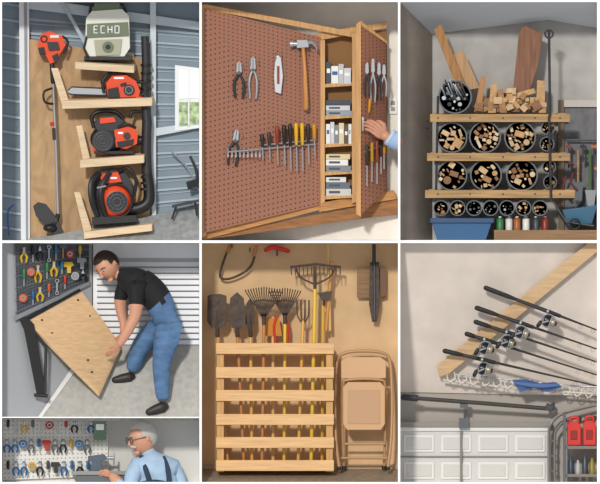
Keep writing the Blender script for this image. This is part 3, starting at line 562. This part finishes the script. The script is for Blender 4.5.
def rod(x0,y0,x1,y1,d,gl,k=1):
    b=B('fishing_rod'); P=Vector((x0,y0,d)); Q=Vector((x1,y1,d)); u=(Q-P).normalized(); n=Vector((-u.y,u.x,0))
    CK=M('1a191a',.6)
    b.tube([P,P+u*gl*.35,P+u*gl*.5],[2.6,2.4,1.7],CK,n=10,rnd=True); b.tube([P+u*gl*.5,P+u*gl],[1.7,2.1],BLK2,n=8); b.tube([P+u*gl,P+u*(gl+14)],[2.3,1.8],CK); b.tube([P+u*(gl-1),P+u*(gl+1)],2.5,STL,n=10); b.tube([P+u*(gl+14),Q],[1.5,.8],M('33302e',.3),n=6)
    L=(Q-P).length
    for t in(.86,.97):
        if t*L>gl+20: b.ring(P.lerp(Q,t)+n*2.6,1.8,.4,STL,n=10)
    s=P+u*(gl+4); c=s+n*8*k+Vector((0,0,-2))
    b.tube([s,s+n*4,c],[1,1.2,2.2],DST,n=8,rnd=True)
    b.tube([c-u*5,c-u*4,c-u*1,c+u*2],[3,5.2,5.8,5.4],M('25272b',.3,.5),n=16); b.tube([c+u*2,c+u*3,c+u*6,c+u*7],[5.8,4,4,5.2],M('a89c86',.35,.4),n=16); b.tube([c+u*1.6,c+u*2.4],6,STL,n=18); b.tube([c+u*7,c+u*9],[3,1.5],BLK2,n=12); b.ring(c,6.6,.9,STL,n=18)
    h=c+Vector((0,0,-6)); b.tube([c,h,h-u*7+n*5],1,STL,n=6); b.tube([h-u*7+n*4,h-u*8+n*8],2,BLK,rnd=True); b.done()
rod(486,288,597,330,24,66,1.1); rod(477,308,597,349,28,46,1.1); rod(476,322,597,362,33,32,1.1); rod(467,334,597,375,38,18); rod(445,351,597,386,43,38,1.1)
b=B('blue_cloth',.3); b.slab([(512,380,46),(526,379,44),(540,383,44),(556,382,44),(562,387,46),(548,392,47),(534,388,47),(520,392,47)],3,M('4a6496',.9,0,'noise',.2)); b.tube([(516,383,45),(530,385,43),(545,386,43),(558,385,45)],[1.5,2.4,2.2,1.5],M('54709f',.9),sub=4,n=8,rnd=True); b.done()
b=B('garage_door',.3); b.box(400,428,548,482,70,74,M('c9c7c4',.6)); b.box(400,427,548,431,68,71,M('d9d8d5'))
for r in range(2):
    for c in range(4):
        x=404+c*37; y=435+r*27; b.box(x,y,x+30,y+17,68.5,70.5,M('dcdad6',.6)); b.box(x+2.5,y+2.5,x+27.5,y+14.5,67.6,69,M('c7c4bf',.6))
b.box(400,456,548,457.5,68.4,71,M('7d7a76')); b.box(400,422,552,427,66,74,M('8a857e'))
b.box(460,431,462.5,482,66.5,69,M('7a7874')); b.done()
b=B('garage_door_track'); TM=M('8d8a86',.4,.5)
b.tube([(549,482,60),(549,436,60),(551,424,58),(560,415,60),(575,410,60),(597,405,60)],1.8,TM,sub=5,n=6); b.tube([(555,482,60),(555,438,60),(558,428,60),(566,421,61),(578,416,61),(597,411,61)],1.4,TM,sub=5,n=6)
for y in(440,455,470): b.box(548,y,557,y+2,60,64,DST)
b.done()
b=B('torsion_bar'); b.tube([(400,397,50),(480,403,54),(553,409,58)],2.1,M('3b3734',.5)); b.tube([(402,397,50),(418,398.3,51)],3.2,BLK2,n=12); b.tube([(546,406,57),(552,409,58)],3.5,DST,n=12); b.box(460,400,468,408,54,60,DST); b.tube([(553,409,58),(553,404,66)],2,DST); b.done()
b=B('garage_door_opener_bracket'); b.tube([(466,410,62),(464,424,64)],1.2,DST).box(459,418,469,428,62,66,DST); b.done()
b=B('utility_shelf',.2); b.box(563,446,597,449,40,58,M('77726c')); b.box(563,412,566,482,37,40,DST); b.box(566,474,597,477,40,58,M('77726c')); b.box(563,412,566,482,55,58,DST); b.done()
def can(x,y,w,h):
    b=B('gas_can',.8); b.poly([(x,y+h*.25),(x+w*.2,y+h*.12),(x+w*.75,y+h*.12),(x+w,y+h*.3),(x+w,y+h),(x,y+h)],42,54,RED); b.tube([(x+w*.2,y+h*.2,48),(x+w*.3,y,48),(x+w*.75,y,48),(x+w*.85,y+h*.22,48)],1.6,RED,sub=3); b.tube([(x+w*.85,y+h*.15,48),(x+w*.98,y-1,48)],1.6,BLK); b.box(x+w*.25,y+h*.45,x+w*.75,y+h*.8,41.4,43,M('8a1a14')); b.done()
can(567,418,14,27.5); can(583,417,13,28.5)
b=B('storage_bottles'); 
for x,h,c in((571,18,'2a3a50'),(578,14,'a8a8a4'),(585,20,'3a3f48'),(592,16,'8a7a30')): b.tube([(x,474,50),(x,474-h*.7,50),(x,474-h*.85,50),(x,474-h,50)],[3,3,1.3,1.3],M(c,.4),n=12)
b.done()
# ================= light & camera =================
w=bpy.data.worlds.new('world'); S.world=w; w.use_nodes=True; bg=w.node_tree.nodes['Background']; bg.inputs[0].default_value=(.97,.98,1,1); bg.inputs[1].default_value=.55
l=bpy.data.lights.new('sun','SUN'); l.energy=2.15; l.angle=math.radians(5); l.color=(1,.96,.9); o=bpy.data.objects.new('sun',l); o.location=(2,-6,8)
o.rotation_euler=Vector((.22,1,-.42)).to_track_quat('-Z','Y').to_euler(); S.collection.objects.link(o)
c=bpy.data.cameras.new('camera'); c.type='ORTHO'; c.ortho_scale=6.0; c.clip_end=50; o=bpy.data.objects.new('camera',c); o.location=(3,-10,2.42); o.rotation_euler=(math.pi/2,0,0); S.collection.objects.link(o); S.camera=o
